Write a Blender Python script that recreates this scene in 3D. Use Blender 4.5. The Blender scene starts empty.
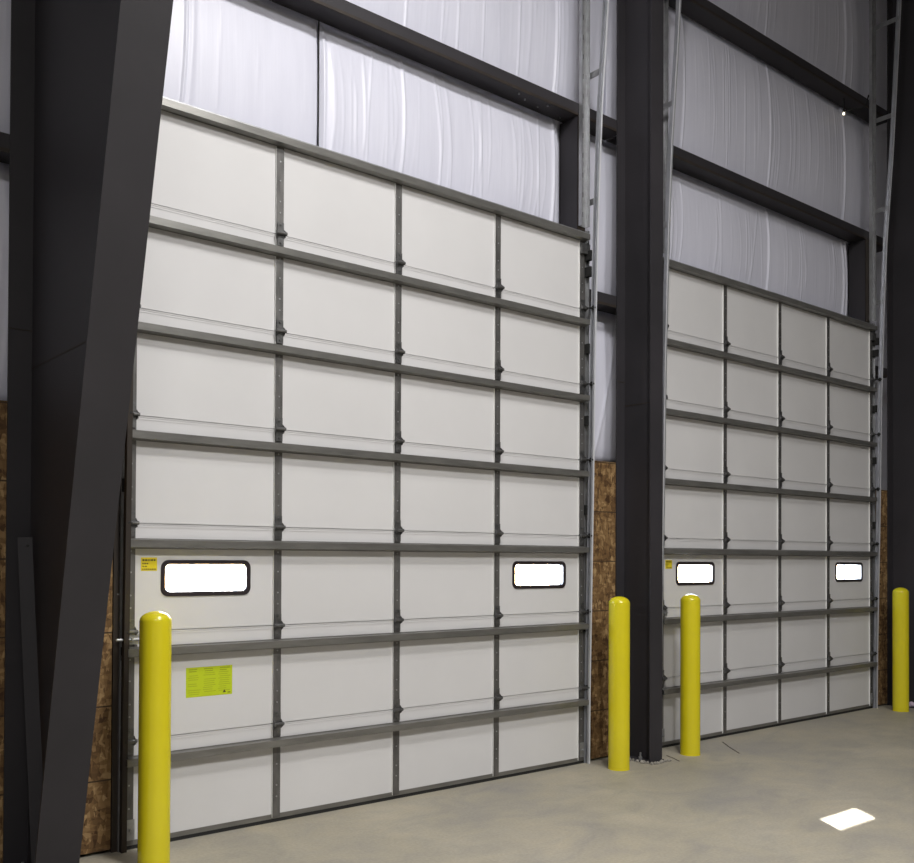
import bpy, bmesh, math, random
from mathutils import Vector, Matrix

C = bpy.context.scene.collection
SC = bpy.context.scene
random.seed(7)
PI = math.pi

# ------------------------------------------------------------------ materials
def new_mat(name, col=(.5, .5, .5), rough=.6, metal=0.0, spec=.5):
    m = bpy.data.materials.new(name)
    m.use_nodes = True
    b = m.node_tree.nodes['Principled BSDF']
    b.inputs['Base Color'].default_value = (*col, 1)
    b.inputs['Roughness'].default_value = rough
    b.inputs['Metallic'].default_value = metal
    b.inputs['Specular IOR Level'].default_value = spec
    return m

def nd(m, kind, **kw):
    n = m.node_tree.nodes.new(kind)
    for k, v in kw.items():
        if k in n.inputs.keys():
            n.inputs[k].default_value = v
        else:
            setattr(n, k, v)
    return n

def lk(m, a, b):
    m.node_tree.links.new(a, b)

def ramp(m, stops):
    r = m.node_tree.nodes.new('ShaderNodeValToRGB')
    el = r.color_ramp.elements
    while len(el) < len(stops):
        el.new(.5)
    for e, (p, c) in zip(el, stops):
        e.position = p
        e.color = (*c, 1)
    return r

def coords(m, scale=(1, 1, 1)):
    g = nd(m, 'ShaderNodeNewGeometry')
    mp = nd(m, 'ShaderNodeMapping')
    mp.inputs['Scale'].default_value = scale
    lk(m, g.outputs['Position'], mp.inputs['Vector'])
    return mp.outputs['Vector']

def noisy(name, c1, c2, scale, rough, metal=0.0, spec=.5, bump=0.0, detail=4, r2=None, stretch=(1, 1, 1)):
    m = new_mat(name, c1, rough, metal, spec)
    b = m.node_tree.nodes['Principled BSDF']
    v = coords(m, stretch)
    n = nd(m, 'ShaderNodeTexNoise', Scale=scale, Detail=detail, Roughness=.6)
    lk(m, v, n.inputs['Vector'])
    r = ramp(m, [(.3, c1), (.7, c2)])
    lk(m, n.outputs['Fac'], r.inputs['Fac'])
    lk(m, r.outputs['Color'], b.inputs['Base Color'])
    if r2 is not None:
        mr = nd(m, 'ShaderNodeMapRange')
        mr.inputs['To Min'].default_value = rough
        mr.inputs['To Max'].default_value = r2
        lk(m, n.outputs['Fac'], mr.inputs['Value'])
        lk(m, mr.outputs['Result'], b.inputs['Roughness'])
    if bump:
        bp = nd(m, 'ShaderNodeBump', Strength=bump, Distance=.01)
        lk(m, n.outputs['Fac'], bp.inputs['Height'])
        lk(m, bp.outputs['Normal'], b.inputs['Normal'])
    return m

M = {}
M['steel'] = noisy('dark_painted_steel', (.026, .0245, .028), (.036, .033, .038), 1.6, .5, 0, .32, detail=6, r2=.62)
M['brown_steel'] = noisy('brown_primer_and_shaded_zinc', (.020, .015, .012), (.038, .028, .021), 3.0, .6, 0, .35, detail=6, stretch=(3, 3, .5))
M['galv'] = noisy('galvanised_steel', (.30, .30, .31), (.42, .43, .44), 14, .36, .75, .5, detail=5, r2=.5)
M['galv_bright'] = noisy('bright_galvanised_steel', (.40, .41, .44), (.50, .51, .55), 9, .32, .6, .5, r2=.45)
M['stile'] = noisy('zinc_stile_steel', (.095, .092, .09), (.19, .185, .18), 5, .38, .55, .5, detail=6, r2=.52, stretch=(4, 4, 1))
M['strut'] = noisy('zinc_strut_steel', (.17, .167, .158), (.25, .245, .23), 7, .36, .6, .5, detail=5, stretch=(.6, 3, 3))
M['edge_highlight'] = new_mat('zinc_edge_highlight', (.78, .79, .83), .35, .35)
M['hinge'] = noisy('dark_zinc_hinge', (.10, .10, .10), (.20, .20, .20), 30, .42, .8, .5)
M['white'] = noisy('white_enamel_panel', (.61, .605, .612), (.65, .645, .652), 1.3, .45, 0, .4, detail=5, r2=.5)
M['whitelip'] = new_mat('white_trim_and_stile_glare', (.82, .82, .81), .35)
M['rubber'] = new_mat('black_rubber', (.018, .018, .018), .7, 0, .3)
M['black'] = new_mat('black_window_gasket', (.022, .015, .018), .45, 0, .4)
M['yellow'] = noisy('yellow_gloss_paint', (.62, .53, .012), (.66, .57, .016), 2.5, .16, 0, .55, detail=3, r2=.24)
M['sticker'] = new_mat('lime_sticker', (.50, .60, .012), .4)
M['sticker2'] = new_mat('yellow_sticker', (.72, .58, .02), .4)
M['ink'] = new_mat('sticker_ink', (.07, .06, .01), .6)
M['ink_light'] = new_mat('sticker_small_print', (.30, .36, .01), .6)
M['pale'] = new_mat('crumpled_plastic', (.55, .45, .55), .5)
M['grout'] = noisy('grout_crumbs', (.16, .15, .13), (.35, .33, .29), 40, .9, bump=.6)
M['crack'] = new_mat('joint_sealant', (.06, .05, .04), .9)
M['asphalt'] = noisy('pale_yard_concrete', (.45, .44, .42), (.55, .54, .52), 2, .9)
M['ceil'] = noisy('ceiling_insulation', (.34, .34, .35), (.42, .42, .44), 2, .5)

# reinforced vinyl insulation facing
m = noisy('white_vinyl_facing', (.645, .65, .75), (.695, .70, .80), 3.5, .40, 0, .5, detail=5, stretch=(4, 1, .5))
M['vinyl'] = m
b = m.node_tree.nodes['Principled BSDF']
v = coords(m, (60, 1, 1.2))
n = nd(m, 'ShaderNodeTexNoise', Scale=1.0, Detail=3, Roughness=.6)
lk(m, v, n.inputs['Vector'])
bp = nd(m, 'ShaderNodeBump', Strength=.16, Distance=.005)
lk(m, n.outputs['Fac'], bp.inputs['Height'])
lk(m, bp.outputs['Normal'], b.inputs['Normal'])

# clear acrylic of the door lights
m = bpy.data.materials.new('clear_acrylic')
m.use_nodes = True
m.node_tree.nodes.remove(m.node_tree.nodes['Principled BSDF'])
tr = nd(m, 'ShaderNodeBsdfTransparent')
gl = nd(m, 'ShaderNodeBsdfGlossy')
gl.inputs['Roughness'].default_value = .08
mx = nd(m, 'ShaderNodeMixShader')
mx.inputs['Fac'].default_value = .06
lk(m, tr.outputs[0], mx.inputs[1]); lk(m, gl.outputs[0], mx.inputs[2])
lk(m, mx.outputs[0], m.node_tree.nodes['Material Output'].inputs['Surface'])
M['glass'] = m

# glow standing for a light leak in the insulation
m = new_mat('light_leak_glow', (1, .9, .7), .5)
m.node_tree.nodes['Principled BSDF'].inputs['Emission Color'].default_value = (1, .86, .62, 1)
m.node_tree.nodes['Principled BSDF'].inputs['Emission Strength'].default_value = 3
M['glint_ball'] = m

# oriented strand board
m = new_mat('oriented_strand_board', (.3, .2, .1), .7, 0, .3)
b = m.node_tree.nodes['Principled BSDF']
v = coords(m, (42, 42, 17))
dn = nd(m, 'ShaderNodeTexNoise', Scale=.5, Detail=2)
lk(m, v, dn.inputs['Vector'])
addv = nd(m, 'ShaderNodeVectorMath', operation='MULTIPLY_ADD')
addv.inputs[1].default_value = (3, 3, 3)
lk(m, dn.outputs['Color'], addv.inputs[0]); lk(m, v, addv.inputs[2])
vo = nd(m, 'ShaderNodeTexVoronoi', Scale=1.0)
lk(m, addv.outputs[0], vo.inputs['Vector'])
vo2 = nd(m, 'ShaderNodeTexVoronoi', Scale=.6)
vv = coords(m, (30, 30, 70))
lk(m, vv, vo2.inputs['Vector'])
sx = nd(m, 'ShaderNodeSeparateColor'); lk(m, vo.outputs['Color'], sx.inputs[0])
sy = nd(m, 'ShaderNodeSeparateColor'); lk(m, vo2.outputs['Color'], sy.inputs[0])
mixf = nd(m, 'ShaderNodeMath', operation='MULTIPLY_ADD')
mixf.inputs[1].default_value = .62
lk(m, sx.outputs[0], mixf.inputs[0])
mf2 = nd(m, 'ShaderNodeMath', operation='MULTIPLY'); mf2.inputs[1].default_value = .38
lk(m, sy.outputs[0], mf2.inputs[0]); lk(m, mf2.outputs[0], mixf.inputs[2])
r = ramp(m, [(0.05, (.055, .026, .010)), (.35, (.135, .075, .030)), (.65, (.22, .13, .055)), (.97, (.40, .27, .13))])
lk(m, mixf.outputs[0], r.inputs['Fac'])
# printed nailing lines across the boards
g = nd(m, 'ShaderNodeNewGeometry'); sp = nd(m, 'ShaderNodeSeparateXYZ')
lk(m, g.outputs['Position'], sp.inputs[0])
md = nd(m, 'ShaderNodeMath', operation='PINGPONG'); md.inputs[1].default_value = .203
lk(m, sp.outputs['Z'], md.inputs[0])
lt = nd(m, 'ShaderNodeMath', operation='LESS_THAN'); lt.inputs[1].default_value = .0045
lk(m, md.outputs[0], lt.inputs[0])
mc = nd(m, 'ShaderNodeMix', data_type='RGBA')
lk(m, lt.outputs[0], mc.inputs[0]); lk(m, r.outputs['Color'], mc.inputs[6]); mc.inputs[7].default_value = (.05, .03, .015, 1)
lk(m, mc.outputs[2], b.inputs['Base Color'])
M['osb'] = m

# concrete slab
m = new_mat('power_trowelled_concrete', (.3, .28, .24), .5, 0, .5)
b = m.node_tree.nodes['Principled BSDF']
v = coords(m)
n1 = nd(m, 'ShaderNodeTexNoise', Scale=.9, Detail=7, Roughness=.62); lk(m, v, n1.inputs['Vector'])
v2 = coords(m, (1.3, 1.9, 1))
n2 = nd(m, 'ShaderNodeTexNoise', Scale=1.5, Detail=8, Roughness=.66, Distortion=1.2); lk(m, v2, n2.inputs['Vector'])
n3 = nd(m, 'ShaderNodeTexNoise', Scale=55, Detail=3); lk(m, v, n3.inputs['Vector'])
r1 = ramp(m, [(.30, (.285, .272, .252)), (.52, (.355, .325, .262)), (.72, (.415, .38, .308))])
lk(m, n1.outputs['Fac'], r1.inputs['Fac'])
r2 = ramp(m, [(.32, (.80, .82, .86)), (.50, (.98, .98, .97)), (.68, (1.10, 1.08, 1.02))])
lk(m, n2.outputs['Fac'], r2.inputs['Fac'])
mm = nd(m, 'ShaderNodeMix', data_type='RGBA', blend_type='MULTIPLY'); mm.inputs[0].default_value = 1
lk(m, r1.outputs['Color'], mm.inputs[6]); lk(m, r2.outputs['Color'], mm.inputs[7])
r3 = ramp(m, [(.35, (.93, .93, .93)), (.65, (1.05, 1.05, 1.05))]); lk(m, n3.outputs['Fac'], r3.inputs['Fac'])
m3 = nd(m, 'ShaderNodeMix', data_type='RGBA', blend_type='MULTIPLY'); m3.inputs[0].default_value = 1
lk(m, mm.outputs[2], m3.inputs[6]); lk(m, r3.outputs['Color'], m3.inputs[7])
lk(m, m3.outputs[2], b.inputs['Base Color'])
mr = nd(m, 'ShaderNodeMapRange'); mr.inputs['To Min'].default_value = .42; mr.inputs['To Max'].default_value = .70
lk(m, n2.outputs['Fac'], mr.inputs['Value']); lk(m, mr.outputs['Result'], b.inputs['Roughness'])
bp = nd(m, 'ShaderNodeBump', Strength=.08, Distance=.01); lk(m, n3.outputs['Fac'], bp.inputs['Height'])
lk(m, bp.outputs['Normal'], b.inputs['Normal'])
M['floor'] = m

# ------------------------------------------------------------------ mesh building
class MB:
    def __init__(s):
        s.bm = bmesh.new()

    def box(s, x0, x1, y0, y1, z0, z1, bev=0.0):
        mat = Matrix.Translation(((x0 + x1) / 2, (y0 + y1) / 2, (z0 + z1) / 2)) @ Matrix.Diagonal((abs(x1 - x0), abs(y1 - y0), abs(z1 - z0), 1))
        g = bmesh.ops.create_cube(s.bm, size=1, matrix=mat)
        if bev:
            ed = list({e for v in g['verts'] for e in v.link_edges})
            bmesh.ops.bevel(s.bm, geom=ed, offset=bev, segments=2, affect='EDGES', profile=.7)
        return s

    def prism(s, pts, axis, a0, a1):
        """closed outline extruded along an axis; pts are the two other coordinates in xyz order"""
        def P(p, a):
            l = list(p); l.insert(axis, a); return l
        A = [s.bm.verts.new(P(p, a0)) for p in pts]
        B = [s.bm.verts.new(P(p, a1)) for p in pts]
        n = len(pts)
        for i in range(n):
            s.bm.faces.new((A[i], A[(i + 1) % n], B[(i + 1) % n], B[i]))
        s.bm.faces.new(A[::-1]); s.bm.faces.new(B)
        return s

    def tube(s, pts, r, seg=10, caps=True):
        pts = [Vector(p) for p in pts]
        rings = []
        for i, p in enumerate(pts):
            d = (pts[min(i + 1, len(pts) - 1)] - pts[max(i - 1, 0)]).normalized()
            u = d.orthogonal().normalized() if i == 0 else (rings_u - d * rings_u.dot(d)).normalized()
            rings_u = u
            w = d.cross(u)
            rr = r[i] if isinstance(r, (list, tuple)) else r
            rings.append([s.bm.verts.new(p + (u * math.cos(t) + w * math.sin(t)) * rr) for t in [2 * PI * k / seg for k in range(seg)]])
        for a, b_ in zip(rings, rings[1:]):
            for k in range(seg):
                s.bm.faces.new((a[k], a[(k + 1) % seg], b_[(k + 1) % seg], b_[k]))
        if caps:
            s.bm.faces.new(rings[0][::-1]); s.bm.faces.new(rings[-1])
        return s

    def lathe(s, prof, seg=48, cx=0, cy=0):
        rings = []
        for r_, z in prof:
            if r_ < 1e-6:
                rings.append([s.bm.verts.new((cx, cy, z))])
            else:
                rings.append([s.bm.verts.new((cx + r_ * math.cos(2 * PI * k / seg), cy + r_ * math.sin(2 * PI * k / seg), z)) for k in range(seg)])
        for a, b_ in zip(rings, rings[1:]):
            for k in range(seg):
                j = (k + 1) % seg
                if len(a) == 1 and len(b_) == 1: continue
                if len(a) == 1: s.bm.faces.new((a[0], b_[j], b_[k])) if False else s.bm.faces.new((a[0], b_[k], b_[j]))
                elif len(b_) == 1: s.bm.faces.new((a[k], a[j], b_[0]))
                else: s.bm.faces.new((a[k], a[j], b_[j], b_[k]))
        return s

    def sweep_x(s, sec, path):
        """section (x, dy) carried along path of (y, z)"""
        rings = [[s.bm.verts.new((x, y + dy, z)) for x, dy in sec] for y, z in path]
        n = len(sec)
        for a, b_ in zip(rings, rings[1:]):
            for k in range(n):
                s.bm.faces.new((a[k], a[(k + 1) % n], b_[(k + 1) % n], b_[k]))
        s.bm.faces.new(rings[0][::-1]); s.bm.faces.new(rings[-1])
        return s

    def build(s, name, mat, parent=None, smooth=False, bevel=0.0, loc=None):
        bmesh.ops.recalc_face_normals(s.bm, faces=s.bm.faces)
        me = bpy.data.meshes.new(name)
        s.bm.to_mesh(me); s.bm.free()
        mats = mat if isinstance(mat, (list, tuple)) else [mat]
        for k in mats: me.materials.append(M[k])
        if smooth:
            for p in me.polygons: p.use_smooth = True
        o = bpy.data.objects.new(name, me)
        C.objects.link(o)
        if parent: o.parent = parent
        if loc: o.location = loc
        if bevel:
            bv = o.modifiers.new('edge', 'BEVEL'); bv.width = bevel; bv.segments = 2; bv.limit_method = 'ANGLE'
        return o

def tag(o, label=None, cat=None, group=None, kind=None):
    if label: o['label'] = label
    if cat: o['category'] = cat
    if group: o['group'] = group
    if kind: o['kind'] = kind
    return o

def empty(name, loc=(0, 0, 0)):
    o = bpy.data.objects.new(name, None)
    o.empty_display_size = .1
    C.objects.link(o); o.location = loc
    return o

def copy_tree(o, parent=None, skip=()):
    c = o.copy(); C.objects.link(c)
    if parent: c.parent = parent
    for ch in list(o.children):
        if ch.name.split('.')[0] not in skip:
            copy_tree(ch, c, skip)
    return c

# ------------------------------------------------------------------ dimensions
P = .6096               # height of one door section
DW = 3.658              # door width
DX2 = 4.682             # start of the second door
COLS = (-.542, 4.178, 8.845)
GIRT = (3.755, 5.232, 6.715, 8.20)
BACK = .235

# ------------------------------------------------------------------ shell
X0, X1, Y0, ZC = -9.0, 17.0, -17.0, 9.3
tag(MB().box(X0, X1, Y0, .30, -.2, 0).build('floor', 'floor'), 'smooth beige grey concrete slab floor', 'floor', kind='structure')
tag(MB().box(X0 - 20, X1 + 20, .30, 45, -.25, -.01).build('yard_ground', 'asphalt'), 'pale concrete yard outside the doors', 'ground', kind='structure')
w = MB()
y0, y1 = BACK, .30
w.box(X0, .05, y0, y1, 0, ZC)
w.box(DW - .05, DX2 + .05, y0, y1, 0, ZC)
w.box(DX2 + DW - .15, X1, y0, y1, 0, ZC)
w.box(.05, DW - .05, y0, y1, 4.20, ZC)
w.box(DX2 + .05, DX2 + DW - .15, y0, y1, 4.20, ZC)
tag(w.build('wall_back', 'vinyl'), 'insulated metal wall behind the columns', 'wall', kind='structure')
for nm, a in (('wall_left', (X0 - .2, X0, Y0, .3, 0, ZC)), ('wall_right', (X1, X1 + .2, Y0, .3, 0, ZC)), ('wall_front', (X0, X1, Y0 - .2, Y0, 0, ZC))):
    tag(MB().box(*a).build(nm, 'ceil'), nm.replace('_', ' ') + ' of the warehouse', 'wall', kind='structure')
tag(MB().box(X0, X1, Y0, .3, ZC, ZC + .2).build('ceiling', 'ceil'), 'warehouse ceiling above the steel frame', 'ceiling', kind='structure')

# ------------------------------------------------------------------ insulation blankets between the girts
def blanket(x0, x1, z0, z1, label, bulge=.05, folds=(), fine=14, seed=1, amp=.006):
    rnd = random.Random(seed)
    W_ = x1 - x0; H_ = z1 - z0
    nx = max(12, int(W_ / .0085)); nz = 22
    R = []
    for k in range(int(fine * 1.8 * W_)):
        R.append((x0 + rnd.random() * W_, rnd.uniform(.006, .012), rnd.uniform(.15, 1) ** 2 * amp * .7, rnd.uniform(-.05, .05), rnd.uniform(-.03, .07), rnd.uniform(.0, .6), rnd.uniform(.5, 1.3)))
    F = [(x, wd * .62, a * .55, ln, cv * .6, 0, 1.4) for x, wd, a, ln, cv in folds]
    waves = [(rnd.uniform(2, 7), rnd.uniform(0, 6), rnd.uniform(.002, .006)) for _ in range(5)]
    bm = bmesh.new()
    rows = []
    for j in range(nz + 1):
        t = j / nz; z = z0 + t * H_
        row = []
        for i in range(nx + 1):
            x = x0 + W_ * i / nx
            e = min(1, (x - x0) / .10, (x1 - x) / .10)
            d = bulge * math.sin(PI * t) ** .55 * (.35 + .65 * max(0, e) ** .5)
            for f, ph, a in waves:
                d += a * math.sin(f * x + ph + .8 * t) * math.sin(PI * t)
            for xr, wd, a, ln, cv, s0, s1 in R + F:
                dx = x - (xr + ln * (t - .5) + cv * math.sin(PI * t))
                if abs(dx) < wd * 3.2:
                    env = 1 if (s0 <= t <= s1) else math.exp(-((min(abs(t - s0), abs(t - s1))) / .1) ** 2)
                    d += a * env * math.exp(-(dx / wd) ** 2)
            row.append(bm.verts.new((x, .212 - d, z)))
        rows.append(row)
    for j in range(nz):
        for i in range(nx):
            bm.faces.new((rows[j][i], rows[j][i + 1], rows[j + 1][i + 1], rows[j + 1][i])).smooth = True
    # sides and back, so that the blanket has thickness
    edge = rows[0] + [r_[-1] for r_ in rows[1:]] + rows[-1][-2::-1] + [r_[0] for r_ in rows[-2:0:-1]]
    bk = [bm.verts.new((v_.co.x, BACK - .002, v_.co.z)) for v_ in edge]
    n_ = len(edge)
    for i in range(n_):
        bm.faces.new((edge[i], edge[(i + 1) % n_], bk[(i + 1) % n_], bk[i]))
    bm.faces.new(bk)
    mb = MB(); mb.bm.free(); mb.bm = bm
    o = mb.build('insulation_blanket', 'vinyl')
    return tag(o, label, 'insulation', 'white faced insulation blankets between the girts')

g0, g1, g2, g3 = GIRT
T = .085
# left of the near door
blanket(-4.0, -.112, 2.46, g0 - .005, 'white insulation behind the left column, just above the wood board', .04, seed=3)
blanket(-4.0, -.112, g0 + T, g1 - .005, 'white insulation at left edge, between the two dark girts', .05, seed=4)
# bay of the near door
blanket(.0, 1.304, 4.205, g1 - .005, 'smooth bright insulation above the near door, left of the dark rod', .035, [(.36, .012, .02, .04, .02), (.40, .03, .012, .04, .02)], fine=1.5, seed=5, amp=.003)
blanket(1.314, 3.575, 4.205, g1 - .005, 'wrinkled bright insulation above the near door, right of the dark rod', .055,
        [(1.345, .016, .02, 0, 0), (1.98, .016, .022, .02, .02), (1.72, .01, .012, .05, -.05), (2.30, .014, .014, -.05, .05), (2.40, .012, .012, -.05, .05),
         (2.62, .01, .01, -.02, .06), (3.35, .012, .012, .0, -.05), (3.50, .03, .035, .03, .0)], fine=14, seed=6)
blanket(-.50, 4.14, g1 + T, g2 - .005, 'wide ribbed insulation above the long girt over the near door', .05,
        [(2.02, .016, .014, 0, 0), (2.50, .014, .013, 0, 0), (2.35, .010, .010, 0, .01), (2.75, .01, .010, 0, 0), (3.13, .013, .014, .02, 0), (3.52, .016, .03, 0, .02), (3.56, .012, .024, .02, .0)], fine=16, seed=7, amp=.005)
blanket(3.70, 4.57, g0 + T, g1 - .005, 'insulation strip beside the near door top, left of the middle column', .06, [(3.86, .07, .03, 0, 0)], fine=3, seed=9)
blanket(3.70, 4.57, 2.46, g0 - .005, 'insulation strip between the girt stub and wood board, left of middle column', .06, [(3.9, .06, .025, 0, 0), (4.15, .02, .02, .3, 0)], fine=4, seed=10)
# bay of the far door
blanket(4.69, 8.20, 4.205, g1 - .005, 'greyish insulation directly above the far door', .05,
        [(5.02, .018, .02, .02, 0), (5.15, .01, .012, .05, .05), (6.33, .010, .012, .22, 0), (6.58, .018, .028, .03, .04), (7.2, .01, .01, 0, 0), (8.05, .018, .03, .03, .03), (8.14, .014, .03, 0, .01)], fine=9, seed=11, amp=.005)
blanket(4.17, 8.82, g1 + T, g2 - .005, 'grey insulation between the two long girts over the far door', .05,
        [(6.60, .018, .018, .0, .02), (5.2, .02, .015, .03, 0), (5.9, .01, .01, 0, 0), (8.08, .03, .03, 0, .03)], fine=14, seed=12, amp=.005)
blanket(4.17, 8.82, g2 + T, g3 - .005, 'darkest insulation at top right, above the upper girt over the far door', .05,
        [(6.55, .018, .015, 0, .02), (8.10, .03, .025, 0, .02), (5.4, .02, .015, 0, 0)], fine=14, seed=13, amp=.005)
blanket(8.34, 8.82, g0 + T, g1 - .005, 'narrow insulation strip beside the far door top, left of far column', .05, [(8.6, .05, .02, 0, 0)], fine=8, seed=38)
blanket(8.34, 8.82, 2.46, g0 - .005, 'narrow insulation strip above the dark wood board, left of far column', .05, [(8.6, .05, .02, 0, 0)], fine=8, seed=39)

# ------------------------------------------------------------------ girts
def girt(x0, x1, z, label, notch=None):
    """Z shaped girt: flange towards the room, web lying level, lip turned back"""
    pts = [(0.0, z), (.20, z), (.20, z + .004), (.004, z + .004), (.004, z + .078), (.016, z + .078), (.016, z + .082), (0.0, z + .082)]
    root = empty('wall_girt', (0, 0, 0))
    m_ = MB().prism(pts, 0, x0, x1)
    m_.box(x0, x1, .194, .20, z + .004, z + .06)
    m_.build('girt_channel', 'steel', root)
    m_ = MB().box(x0, x1, -.002, .012, z - .016, z + .004).build('girt_lip', 'brown_steel', root)
    tag(root, label, 'girt', 'dark horizontal wall girts')
    return root

def bolts(root, pts, r=.009):
    for p in pts:
        b_ = MB().tube([p, (p[0], p[1], p[2] - .010)], r, 6)
        b_.build('bolt', 'galv', root)

girt(-4.0, -.11, g0, 'dark girt at far left edge, the lower one behind the left column')
girt(-4.0, -.56, g1, 'dark girt left of the left column at the same height as the long girt')
gg = girt(-.53, 4.16, g1, 'long dark girt over the near door')
bolts(gg, [(3.12, .10, g1), (3.02, .06, g1), (3.33, .06, g1), (3.28, .12, g1), (3.55, .14, g1), (3.66, .13, g1)])
girt(3.70, 4.57, g0, 'short dark girt stub between near door track and middle column')
girt(4.175, 8.84, g1, 'long dark girt over the far door, the lower of two')
girt(4.175, 8.84, g2, 'long dark girt over the far door, the upper of two')
girt(4.175, 8.84, g3, 'topmost dark girt in the upper right corner')
girt(8.32, 8.84, g0, 'short dark girt stub between far door track and far column')

# ------------------------------------------------------------------ door openings: jambs and heads
def jamb(xf, sgn, ztop, gap, label):
    """channel with its web facing the opening; sgn is the side its flanges point to"""
    r_ = empty('door_jamb', (xf, 0, 0))
    zt_ = 4.295                                   # below this the door leaf covers the jamb
    MB().prism([(.038, 0), (.20, 0), (.20, ztop), (0, ztop), (0, zt_), (.038, zt_)], 0, 0, .008 * sgn).build('web', 'steel', r_)
    fl = MB().box(0, .085 * sgn, -.003, .005, zt_, ztop).box(0, .085 * sgn, .195, .203, 0, ztop)
    if gap < .085:
        fl.box(gap * sgn, .085 * sgn, -.003, .005, 0, zt_).box(.077 * sgn, .085 * sgn, .005, .03, 0, ztop)
    fl.build('flange', 'brown_steel', r_)
    return tag(r_, label, 'door jamb', 'dark steel door jambs')

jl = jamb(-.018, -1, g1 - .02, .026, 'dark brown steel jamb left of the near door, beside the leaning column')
for z in (1.52, 1.06, .96, .86, .66):
    MB().tube([(-.04, -.004, z), (-.04, -.018, z), (-.04, -.018, z + .03)], .0035, 6).build('hook', 'galv', jl)
MB().tube([(-.065, -.004, 1.43), (-.02, -.014, 1.43), (-.012, -.018, 1.46), (-.012, -.018, 1.53)], .004, 6).build('hook', 'galv', jl)
jamb(3.612, 1, g1 - .02, .071, 'dark steel jamb at right end of near door, below the long girt')
jamb(DX2 - .018, -1, g1 - .02, .026, 'dark steel jamb left of the far door, behind the middle column')
jamb(8.235, 1, g1 - .02, .1, 'dark steel jamb at right end of far door')
for xa, xb, lb in ((.0, 3.60, 'dark steel head channel hidden behind the near door top edge'), (DX2, 8.22, 'dark steel head channel behind the far door top edge')):
    pts = [(.03, 4.12), (.20, 4.12), (.20, 4.20), (.192, 4.20), (.192, 4.128), (.038, 4.128), (.038, 4.20), (.03, 4.20)]
    tag(MB().prism([(a + .008, b_) for a, b_ in pts], 0, xa, xb).build('header_channel', 'steel'), lb, 'door head', 'door heads')

MB_ = MB().tube([(1.309, .190, 4.205), (1.309, .190, g1)], .005, 8).build('sag_rod', 'rubber')
tag(MB_, 'thin dark vertical rod dividing the insulation above the near door', 'rod')

# ------------------------------------------------------------------ columns
def column(xc, y_out, near, wn, wo, label, splice=None, base=True):
    """I section: outer flange at y_out, near(z) is the front face of the inner flange"""
    r_ = empty('steel_column', (xc, 0, 0))
    zt = ZC
    zb = .012
    t = .012
    yb, yt = near(zb), near(zt)
    MB().prism([(y_out, zb), (y_out, zt), (yt + t, zt), (yb + t, zb)], 0, -.005, .005).build('web', 'steel', r_)
    f1 = MB().box(-wo, wo, y_out, y_out + t, zb, zt).build('outer_flange', 'steel', r_)
    MB().prism([(yb, zb), (yb + t, zb), (yt + t, zt), (yt, zt)], 0, -wn, wn).build('inner_flange', 'steel', r_)
    if base:
        MB().box(-max(wn, wo) + .0, max(wn, wo), yb, y_out + .01, 0, zb).build('base_plate', 'steel', r_)
        for sx_ in (-.05, .05):
            for yy in (yb + .12, y_out - .08):
                MB().tube([(sx_, yy, zb), (sx_, yy, zb + .022)], .016, 6).tube([(sx_, yy, zb + .02), (sx_, yy, zb + .055)], .008, 8).build('anchor_bolt', 'galv', r_)
    if splice:
        s0 = near(splice)
        MB().prism([(y_out, splice), (y_out, splice + .008), (s0 + t, splice + .008), (s0 + t, splice)], 0, -.0075, .0075).build('weld_seam', 'brown_steel', r_)
        MB().box(-wo, wo, y_out - .003, y_out, splice + .2, splice + .206).build('weld_seam', 'brown_steel', r_)
    return tag(r_, label, 'column', 'dark steel wall columns')

column(COLS[0], -.014, lambda z: -.455 - .279 * z, .105, .122, 'huge dark tapered steel column at left, leaning into the room', splice=2.62)
column(COLS[1], -.014, lambda z: -.350, .076, .100, 'straight dark steel column between the two doors', splice=2.92)
column(COLS[2], -.014, lambda z: -.455 - .279 * z, .105, .122, 'black steel column at the right edge, behind a yellow bollard')

# loose flat bar standing in the web of the tapered column
fb = empty('leaning_steel_bar', (0, 0, 0))
p0, p1 = Vector((-.530, -.085, 0)), Vector((-.487, .146, 1.755))
p0 = Vector((-.586, -.37, .026)); p1 = Vector((-.612, -.15, 1.735))
ax = (p1 - p0).normalized(); wdir = Vector((.96, -.27, 0)); wdir = (wdir - ax * wdir.dot(ax)).normalized(); nn = ax.cross(wdir)
bmx = MB()
vs = []
for q in (p0, p1):
    for a, c_ in ((-1, -1), (1, -1), (1, 1), (-1, 1)):
        vs.append(bmx.bm.verts.new(q + wdir * .034 * a + nn * .004 * c_))
for f in ((0, 1, 2, 3), (7, 6, 5, 4), (0, 4, 5, 1), (1, 5, 6, 2), (2, 6, 7, 3), (3, 7, 4, 0)):
    bmx.bm.faces.new([vs[i] for i in f])
bmx.build('bar', 'steel', fb)
hp = p1 - ax * .045 + wdir * .012
sd = -1 if nn.y > 0 else 1
MB().tube([hp + nn * .003 * sd, hp + nn * .0065 * sd], .007, 10).build('bolt_hole', 'rubber', fb)
tag(fb, 'narrow dark flat bar leaning inside the left column, bolt hole near its top', 'steel bar')

# ------------------------------------------------------------------ strand board panels
def osb(x0, x1, label):
    tag(MB().box(x0, x1, 0, .012, .02, 2.445).box(x0, x1, .012, .235, 2.40, 2.44).build('strand_board', 'osb'), label, 'wood panel', 'strand board wall panels')
osb(-3.6, -.108, 'strand board low behind the left column, beside the near door jamb')
osb(3.795, 4.57, 'strand board between near door and far door, behind the middle column')
osb(8.46, 8.83, 'dark strand board strip between far door and far column')

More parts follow.
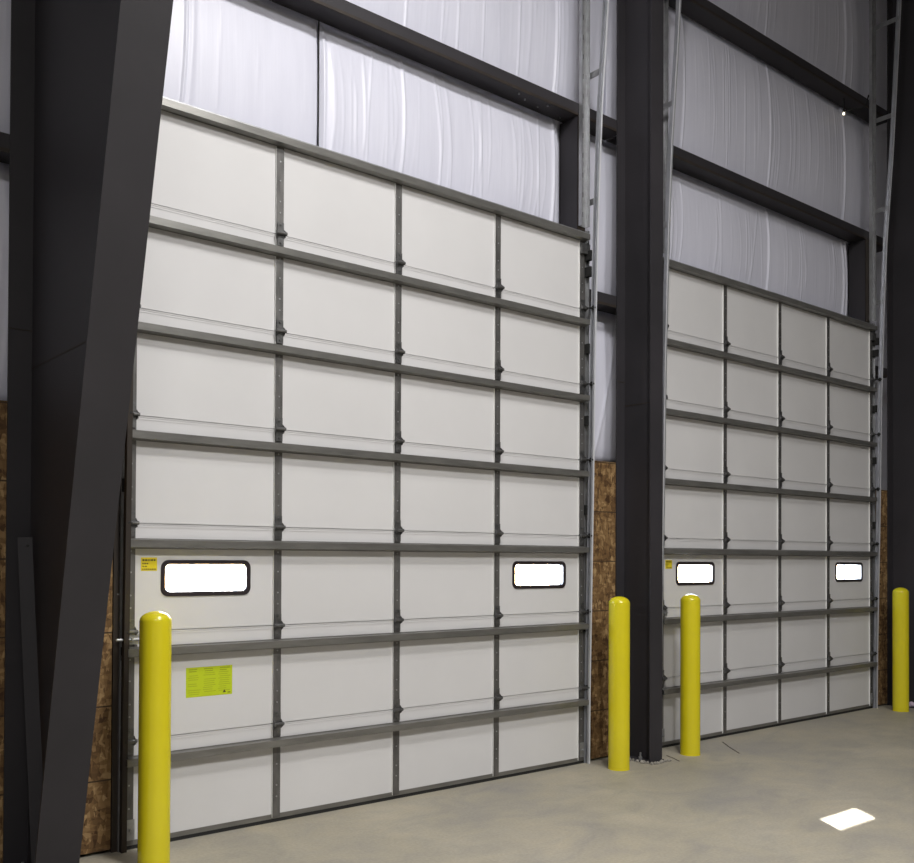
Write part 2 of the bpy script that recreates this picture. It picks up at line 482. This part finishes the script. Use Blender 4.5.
# ------------------------------------------------------------------ tracks
PATH = [(-.032, .0), (-.037, .6), (-.052, 1.4), (-.066, 2.1), (-.085, 3.4), (-.118, 4.5), (-.150, 5.23), (-.215, 6.1), (-.275, 7.2), (-.345, 8.6)]
def ypath(z):
    for (a, za), (b_, zb) in zip(PATH, PATH[1:]):
        if za <= z <= zb: return a + (b_ - a) * (z - za) / (zb - za)
    return PATH[-1][0]

def track(x, sgn, label, mat='galv_bright'):
    """sgn = +1 for the right side of a door (room beyond it), -1 for the left"""
    r_ = empty('door_track', (x, 0, 0))
    s_ = sgn
    # C shaped rolling track, open towards the door
    sec = [(.0, -.014), (.030 * s_, -.014), (.030 * s_, .022), (.0, .022), (.0, .020), (.028 * s_, .020), (.028 * s_, -.012), (.0, -.012)]
    MB().sweep_x(sec, PATH).build('rolling_track', mat, r_, bevel=.001)
    MB().sweep_x([(.018 * s_, -.0165), (.0305 * s_, -.0165), (.0305 * s_, -.0142), (.018 * s_, -.0142)], PATH).build('track_highlight', 'edge_highlight' if mat != 'brown_steel' else mat, r_)  # strip added to paint the lit front edge brighter
    # slotted upright fixed over the jamb
    xa = -.034 * s_
    u = MB()
    u.box(xa - .045, xa + .045, -.012, -.008, 4.32, 8.7)
    u.box(xa - .045, xa - .041, -.045, -.012, 4.32, 8.7).box(xa + .041, xa + .045, -.045, -.012, 4.32, 8.7)
    u.build('slotted_upright', 'galv', r_)
    for k in range(26):
        z = 4.40 + k * .16
        MB().box(xa - .004, xa + .004, -.0130, -.011, z, z + .04).build('slot', 'hinge', r_)
    # angle closing track to the wall
    MB().box(.034 * s_, .038 * s_, -.02, .0, .0, 4.3).box(.002 * s_, .036 * s_, -.004, .0, .0, 4.3).build('wall_angle', 'galv', r_)
    for z in (.45, 1.06, 2.0, 2.72, 3.30, 3.92, 4.05):
        y_ = ypath(z)
        MB().box(-.006 * s_, .030 * s_, y_ + .03, -.001 if y_ + .03 < -.001 else y_ + .034, z, z + .075).build('jamb_bracket', 'rubber', r_)
    for z in (4.50, 5.53, 6.55, 7.6):
        y_ = ypath(z)
        MB().box(.026 * s_, .032 * s_, y_ + .0, .0, z, z + .05).box(-.06 * s_, .032 * s_, -.008, -.004, z, z + .05).build('track_tie', 'galv', r_)
        MB().tube([(.0 * s_, -.016, z + .025), (.0 * s_, -.004, z + .025)], .010, 6).build('bolt', 'galv', r_)
    return tag(r_, label, 'door track', 'galvanised vertical door tracks')
track(3.694, 1, 'bright galvanised track rising right of the near door')
track(-.033, -1, 'galvanised track left of the near door, behind the big column', 'brown_steel')  # brown colour paints this zinc track as shaded and reflecting dark board
track(DX2 - .055, -1, 'galvanised track left of far door, emerging right of the middle column')
track(DX2 + DW + .040, 1, 'dull galvanised track rising right of the far door, beside the black column')

# ------------------------------------------------------------------ sectional door
def rounded(cx, cz, hw, hh, r_, n_=7):
    out = []
    for (sx_, sz, a0) in ((1, 1, 0), (-1, 1, 90), (-1, -1, 180), (1, -1, 270)):
        for k in range(n_ + 1):
            a = math.radians(a0 + 90 * k / n_)
            out.append((cx + sx_ * (hw - r_) + r_ * math.cos(a), cz + sz * (hh - r_) + r_ * math.sin(a)))
    return out

def ring(mb, outer, inner, ya, yb):
    n_ = len(outer)
    V = [[mb.bm.verts.new((x, y, z)) for x, z in pts] for pts, y in ((outer, ya), (inner, ya), (inner, yb), (outer, yb))]
    for k in range(4):
        A, B = V[k], V[(k + 1) % 4]
        for i in range(n_):
            mb.bm.faces.new((A[i], A[(i + 1) % n_], B[(i + 1) % n_], B[i]))

WINS = ((.170, .736), (2.908, 3.483))
WZ = (1.412, 1.622)
TH = .036
SX = (0.0, DW * .25, DW * .5, DW * .75, DW)      # centres of the stiles
LIP = .0

def make_hinge():
    mb = MB()
    mb.box(-.022, .022, -.0245, -.0205, -.075, .070)                      # leaf
    mb.prism([(-.034, -.022), (.034, -.022), (.020, .028), (-.020, .028)], 1, -.0285, -.0245)
    mb.tube([(-.034, -.040, 0), (.034, -.040, 0)], .011, 10)
    mb.prism([(-.024, -.028), (-.024, .028), (-.050, .008), (-.050, -.008)], 0, .022, .026)
    mb.prism([(-.024, -.028), (-.024, .028), (-.050, .008), (-.050, -.008)], 0, -.026, -.022)
    for z in (-.055, .055):
        mb.tube([(0, -.0245, z), (0, -.030, z)], .008, 6)
    return mb

def make_door(name, WINS, stickers=True):
    root = empty(name, (0, 0, 0))
    hinge_src = None
    stile_src = {}
    for k in range(7):
        z0, z1 = k * P + .003, (k + 1) * P - .003
        if k == 0: z0 = .030
        sec = MB()
        xa, xb = -.038, DW + .022
        zj = z1 - .028                       # thin rib along the joint
        if k == 2:
            bx_ = [xa, WINS[0][0] + .016, WINS[0][1] - .016, WINS[1][0] + .016, WINS[1][1] - .016, xb]
            sec.box(xa, xb, 0, TH, z0, WZ[0] + .016).box(xa, xb, 0, TH, WZ[1] - .016, z1)
            for a, c_ in ((bx_[0], bx_[1]), (bx_[2], bx_[3]), (bx_[4], bx_[5])):
                sec.box(a, c_, 0, TH, WZ[0] + .016, WZ[1] - .016)
        else:
            sec.box(xa, xb, 0, TH, z0, z1)
        if k < 6: sec.box(xa, xb, .012, TH - .001, z1 - .001, z1 + .0065)
        sec.box(xa, xb, -.0025, 0, z1 - .019, z1 - .015)
        sec.box(xa, xb, -.003, 0, z1 - .006, z1)
        s = sec.build('door_section', 'white', root)
        # stiles
        for i, x in enumerate(SX):
            wd = .026
            c_ = x if 0 < i < 4 else (x + (-.012 if i == 0 else -.004))
            st = MB()
            st.box(c_ - wd, c_ + wd, -.014, -.0105, z0 + .001, z1 - .001)
            st.box(c_ + wd - .0035, c_ + wd, -.0105, 0, z0 + .001, z1 - .001)
            so = st.build('stile', 'stile', s)
            st = MB().box(c_ - wd - .0016, c_ - wd - .0002, -.0125, 0, z0 + .001, z1 - .001)
            st.build('stile_glare', 'whitelip', s)  # white colour paints the glare along the left side of the grey stile
            # screws
            sc_ = MB()
            for dz in (.13, .20, .33, .45):
                if z0 + dz < z1 - .05:
                    sc_.tube([(c_, -.014, z0 + dz), (c_, -.018, z0 + dz)], .0055, 6)
            sc_.build('screw', 'galv', s)
        # strut: hat channel just below the joint, open ends
        zc = (z1 - .112) if k < 6 else (4.267 - .036)
        yo = -.0145
        out = [(yo, -.040), (yo - .003, -.040), (yo - .003, -.034), (yo - .052, -.028), (yo - .052, .028), (yo - .003, .034), (yo - .003, .040), (yo, .040), (yo, .031), (yo - .048, .025), (yo - .048, -.025), (yo, -.031)]
        stt = MB().prism([(a, zc + c_ * .74) for a, c_ in out], 0, -.040, DW + .032)
        stt.build('strut', 'strut', s)
        if k < 6:
            for i, x in enumerate(SX):
                c_ = x if 0 < i < 4 else (x + (-.012 if i == 0 else -.004))
                if hinge_src is None:
                    h = hinge_src = make_hinge().build('hinge', 'hinge', s)
                else:
                    h = hinge_src.copy(); C.objects.link(h); h.parent = s
                h.location = (c_, 0, (k + 1) * P)
            for sg, x in ((-1, -.028), (1, DW + .028)):
                yy = ypath((k + 1) * P)
                rl = MB().tube([(x - sg * .02, -.040, (k + 1) * P), (x + sg * .012, yy + .003, (k + 1) * P)], .006, 8)
                rl.tube([(x + sg * .012, yy + .003, (k + 1) * P), (x + sg * .026, yy + .003, (k + 1) * P)], .019, 14)
                rl.build('roller', 'rubber', s)
        if k == 6:
            tb = MB().box(-.045, DW + .045, -.010, .010, 4.267 - .004, 4.267 + .020)
            tb.box(-.045, DW + .045, -.022, -.018, 4.267 - .01, 4.267 + .012)
            tb.build('top_seal', 'galv', s)
            for x in (-.01, DW + .01):
                MB().box(x - .045, x + .045, -.045, -.0205, 4.267 - .17, 4.267 - .09).build('top_bracket', 'hinge', s)
        if k == 2:
            for wx in WINS:
                cx, cz = (wx[0] + wx[1]) / 2, (WZ[0] + WZ[1]) / 2
                hw, hh = (wx[1] - wx[0]) / 2, (WZ[1] - WZ[0]) / 2
                fr = MB()
                ring(fr, rounded(cx, cz, hw, hh, .045), rounded(cx, cz, hw - .026, hh - .026, .028), -.007, .0)
                ring(fr, rounded(cx, cz, hw, hh, .045), rounded(cx, cz, hw - .016, hh - .016, .03), TH, TH + .003)
                fr.build('window_frame', 'black', s, bevel=.002)
                MB().box(cx + hw - .033, cx + hw - .029, .030, .035, cz - hh + .017, cz + hh - .017).build('pane_spacer', 'galv', s)
                MB().box(cx - hw + .017, cx + hw - .017, .014, .018, cz - hh + .017, cz + hh - .017).build('window_pane', 'glass', s)
            # small square sticker with rows of print
            sk = MB().box(.052, .146, -.0012, 0, 1.560, 1.636).build('sticker', 'sticker2', s)
            ik = MB()
            rr = random.Random(2)
            for row, (zz, hh_) in enumerate(((1.621, .010), (1.601, .007), (1.585, .006), (1.569, .007))):
                x = .060
                while x < .140:
                    ln = rr.uniform(.005, .012)
                    if not (row in (1, 2) and x > .085): ik.box(x, min(x + ln, .141), -.0018, -.0012, zz - hh_ / 2, zz + hh_ / 2)
                    x += ln + .004
            ik.build('sticker_print', 'ink', s)
            sk['label'] = 'small yellow sticker with black print'
        if k == 1 and stickers:
            sk = MB().box(.325, .618, -.0012, 0, .818, .992).build('warning_label', 'sticker', s)
            sk['label'] = 'large lime green warning label in three columns'
            ik = MB(); rr = random.Random(5)
            for ci in range(3):
                xa_ = .334 + ci * .096
                for rI in range(13):
                    zz = .980 - rI * .0122
                    if ci == 2 and zz < .845: continue
                    if rr.random() < .14: continue
                    h_ = .0052 if rI in (0, 1) else .0028
                    ik.box(xa_ + rr.uniform(0, .012), xa_ + .082 - rr.uniform(0, .028), -.0018, -.0012, zz - h_ / 2, zz + h_ / 2)
            ik.build('label_print', 'ink_light', s)
            ik = MB().prism([(.556, .832), (.578, .832), (.567, .850)], 1, -.0019, -.0012)
            ik.box(.588, .606, -.0019, -.0012, .828, .833)
            ik.build('label_symbol', 'ink', s)
        if k == 1:
            lc = MB().box(-.060, .040, -.034, -.0205, 1.150, 1.205).tube([(-.100, -.042, 1.178), (.030, -.042, 1.178)], .008, 8)
            lc.box(-.02, -.008, -.058, -.034, 1.168, 1.188)
            lc.build('slide_lock', 'galv', s)
        if k == 0:
            MB().box(-.045, DW + .045, -.006, TH + .006, .022, .050).build('bottom_retainer', 'strut', s)
            MB().box(-.045, DW + .045, -.004, TH + .004, .0, .022).build('bottom_seal', 'rubber', s)
            for x in (-.005, DW + .005):
                MB().box(x - .024, x + .024, -.022, -.0145, .055, .17).tube([(x, -.022, .11), (x, -.036, .11)], .010, 8).build('bottom_bracket', 'galv', s)
    return root

d1 = make_door('door_1', ((.168, .733), (2.910, 3.485)))
tag(d1, 'near white sectional overhead door with lime green warning label, left of the middle column', 'overhead door', kind='structure')
d2 = make_door('door_2', ((.198, .766), (2.905, 3.483)), False)
tag(d2, 'x', 'overhead door', kind='structure')
d2.location = (DX2, 0, 0)
d2['label'] = 'far white sectional overhead door, right of the middle column'

# ------------------------------------------------------------------ bollards
def bollard(x, y, label):
    prof = [(.0850, 0), (.0830, .012), (.0830, 1.295)]
    for k in range(1, 9):
        a = PI / 2 * k / 8
        prof.append((.0830 * math.cos(a) if k < 8 else 0, 1.295 + .055 * math.sin(a)))
    o = MB().lathe(prof, 56).build('bollard', 'yellow', smooth=True, loc=(x, y, 0))
    return tag(o, label, 'bollard', 'yellow bollards in front of the doors')
bollard(.0, -.345, 'large near yellow bollard at left end of the near door')
bollard(3.754, -.325, 'yellow bollard standing left of the middle column')
bollard(4.662, -.322, 'yellow bollard right of the middle column, before the far door')
bollard(8.425, -.300, 'farthest yellow bollard, at right edge before the black column')

k_ = 0
for xw in (3.604, -.010, DX2 - .010, 8.227):
    k_ += 1
    tag(MB().box(xw, xw + .0055, .045, .30, 0, 4.11).build('trim_%d' % k_, 'whitelip'), 'white outside trim lining the door opening', 'trim', kind='structure')

# ------------------------------------------------------------------ little things
LS = .6
lp = empty('leak_glint', (7.905, .075, 6.545))  # glowing ball and holder added to stand for light leaking through the insulation
MB().lathe([(0, -.018), (.011, -.012), (.012, 0), (.009, .012), (0, .014)], 14).build('glint_ball', 'glint_ball', lp, smooth=True)
MB().lathe([(.0, .04), (.010, .038), (.011, .012), (0, .010)], 14).build('glint_holder', 'rubber', lp, smooth=True)
MB().box(-.006, .006, -.006, .006, .036, .170).build('glint_stem', 'rubber', lp)
tag(lp, 'tiny glowing ball standing for a light leak below the upper girt at top right', 'light leak')
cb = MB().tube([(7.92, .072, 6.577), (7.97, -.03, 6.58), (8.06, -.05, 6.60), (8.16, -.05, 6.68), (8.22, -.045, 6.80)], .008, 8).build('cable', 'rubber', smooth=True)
tag(cb, 'short dark cable looping from the light leak glint to the door upright', 'cable')

rnd = random.Random(3)
def crumple(name, x, y, r_, h_, mat, label, cat, seed):
    rn = random.Random(seed)
    mb = MB()
    bmesh.ops.create_icosphere(mb.bm, subdivisions=3, radius=1)
    for v_ in mb.bm.verts:
        c_ = v_.co
        k_ = .75 + .35 * math.sin(c_.x * 5 + seed) * math.cos(c_.y * 6) + rn.uniform(-.12, .12)
        v_.co = Vector((c_.x * r_ * k_, c_.y * r_ * k_, max(0, (c_.z * .5 + .45)) * h_ * (.8 + .3 * rn.random())))
    return tag(mb.build(name, mat, loc=(x, y, 0)), label, cat)
crumple('crumpled_wrapper', 8.782, -.245, .050, .065, 'pale', 'pale mauve crumpled wrapper on the floor at foot of black column', 'litter', 4)

# grout crumbs round the foot of the middle column
gr = MB()
for k in range(70):
    x = 4.06 + rnd.random() * .26; y = -.372 - rnd.random() * .035 if rnd.random() < .6 else -.35 + rnd.random() * .3
    if y > -.355: x = 4.05 + rnd.random() * .04
    r_ = rnd.uniform(.006, .016)
    bmesh.ops.create_icosphere(gr.bm, subdivisions=1, radius=r_, matrix=Matrix.Translation((x, y, r_ * .6)))
tag(gr.build('mortar_crumbs', 'grout'), 'loose mortar crumbs round the foot of the middle column', 'debris', kind='stuff')

# saw cuts / cracks in the slab near the far door
for pts, lb in (([(4.46, -.235), (4.42, -.33), (4.36, -.44)], 'thin dark crack in slab running out from the middle column'),
                ([(5.35, -.16), (5.20, -.33), (5.02, -.56)], 'thin dark crack in slab before the far door')):
    c_ = MB()
    for a, b_ in zip(pts, pts[1:]):
        a, b_ = Vector((*a, 0)), Vector((*b_, 0)); d = (b_ - a).normalized(); s_ = Vector((-d.y, d.x, 0)) * .006
        vs = [c_.bm.verts.new(q) for q in (a - s_, a + s_, b_ + s_, b_ - s_)]
        vt = [c_.bm.verts.new(v_.co + Vector((0, 0, .0015))) for v_ in vs]
        for f in (vs[::-1], vt): c_.bm.faces.new(f)
        for i in range(4): c_.bm.faces.new((vs[i], vs[(i + 1) % 4], vt[(i + 1) % 4], vt[i]))
    tag(c_.build('floor_crack', 'crack'), lb, 'crack', kind='structure')

# ------------------------------------------------------------------ light
def area(name, loc, size, power, col, rot=(0, 0, 0)):
    l = bpy.data.lights.new(name, 'AREA'); l.shape = 'DISK'; l.size = size; l.energy = power; l.color = col
    o = bpy.data.objects.new(name, l); C.objects.link(o); o.location = loc; o.rotation_euler = rot
    return o
WARM = (1, .98, .955)
def point(name, loc, rad, power, col):
    l = bpy.data.lights.new(name, 'POINT'); l.shadow_soft_size = rad; l.energy = power; l.color = col
    o = bpy.data.objects.new(name, l); C.objects.link(o); o.location = loc
point('high_bay_lamp', (1.3, -2.5, 6.6), .14, 135, (1, .98, .97))
area('fill_light', (1.1, -3.9, 7.3), .8, 235, WARM)  # unseen fill lights added to even out the doors and soften strut shadows
area('fill_light', (1.6, -7.8, 7.2), 1.4, 560, WARM)
area('fill_light', (-3.2, -8.5, 7.2), 1.6, 310, WARM)

sun = bpy.data.lights.new('sun', 'SUN'); sun.energy = 34; sun.angle = math.radians(.55); sun.color = (1, .95, .88)
so = bpy.data.objects.new('sun', sun); C.objects.link(so)
dv = Vector((-.930, -1.455, -1)).normalized()
so.rotation_euler = dv.to_track_quat('-Z', 'Y').to_euler()

wd = bpy.data.worlds.new('World'); SC.world = wd; wd.use_nodes = True
nt = wd.node_tree
sky = nt.nodes.new('ShaderNodeTexSky'); sky.sky_type = 'NISHITA'; sky.sun_disc = False
sky.sun_elevation = math.radians(30); sky.sun_rotation = math.atan2(.955, 1.45)
nt.links.new(sky.outputs[0], nt.nodes['Background'].inputs['Color'])
nt.nodes['Background'].inputs['Strength'].default_value = 2.2

# ------------------------------------------------------------------ camera
cam = bpy.data.cameras.new('camera'); co = bpy.data.objects.new('camera', cam); C.objects.link(co)
R = Vector((.77124938, -.63651817, .00436112)); U = Vector((-.01054509, -.00592612, .99992684)); F = Vector((.63644576, .77123894, .01128266))
mt = Matrix((R, U, -F)).transposed().to_4x4()
mt.translation = Vector((-2.03275, -5.33461, 1.62921))
co.matrix_world = mt
cam.sensor_fit = 'HORIZONTAL'; cam.sensor_width = 36
cam.lens = 961.85 / 914 * 36
cam.shift_y = (549.116 - 431.5) / 914
cam.clip_end = 200
SC.camera = co

SC.view_settings.view_transform = 'Standard'
SC.view_settings.look = 'None'
SC.view_settings.gamma = 1
SC.view_settings.use_curve_mapping = False
SC.view_settings.exposure = 0.0
SC.cycles.use_denoising = True
SC.cycles.max_bounces = 8
SC.cycles.diffuse_bounces = 5
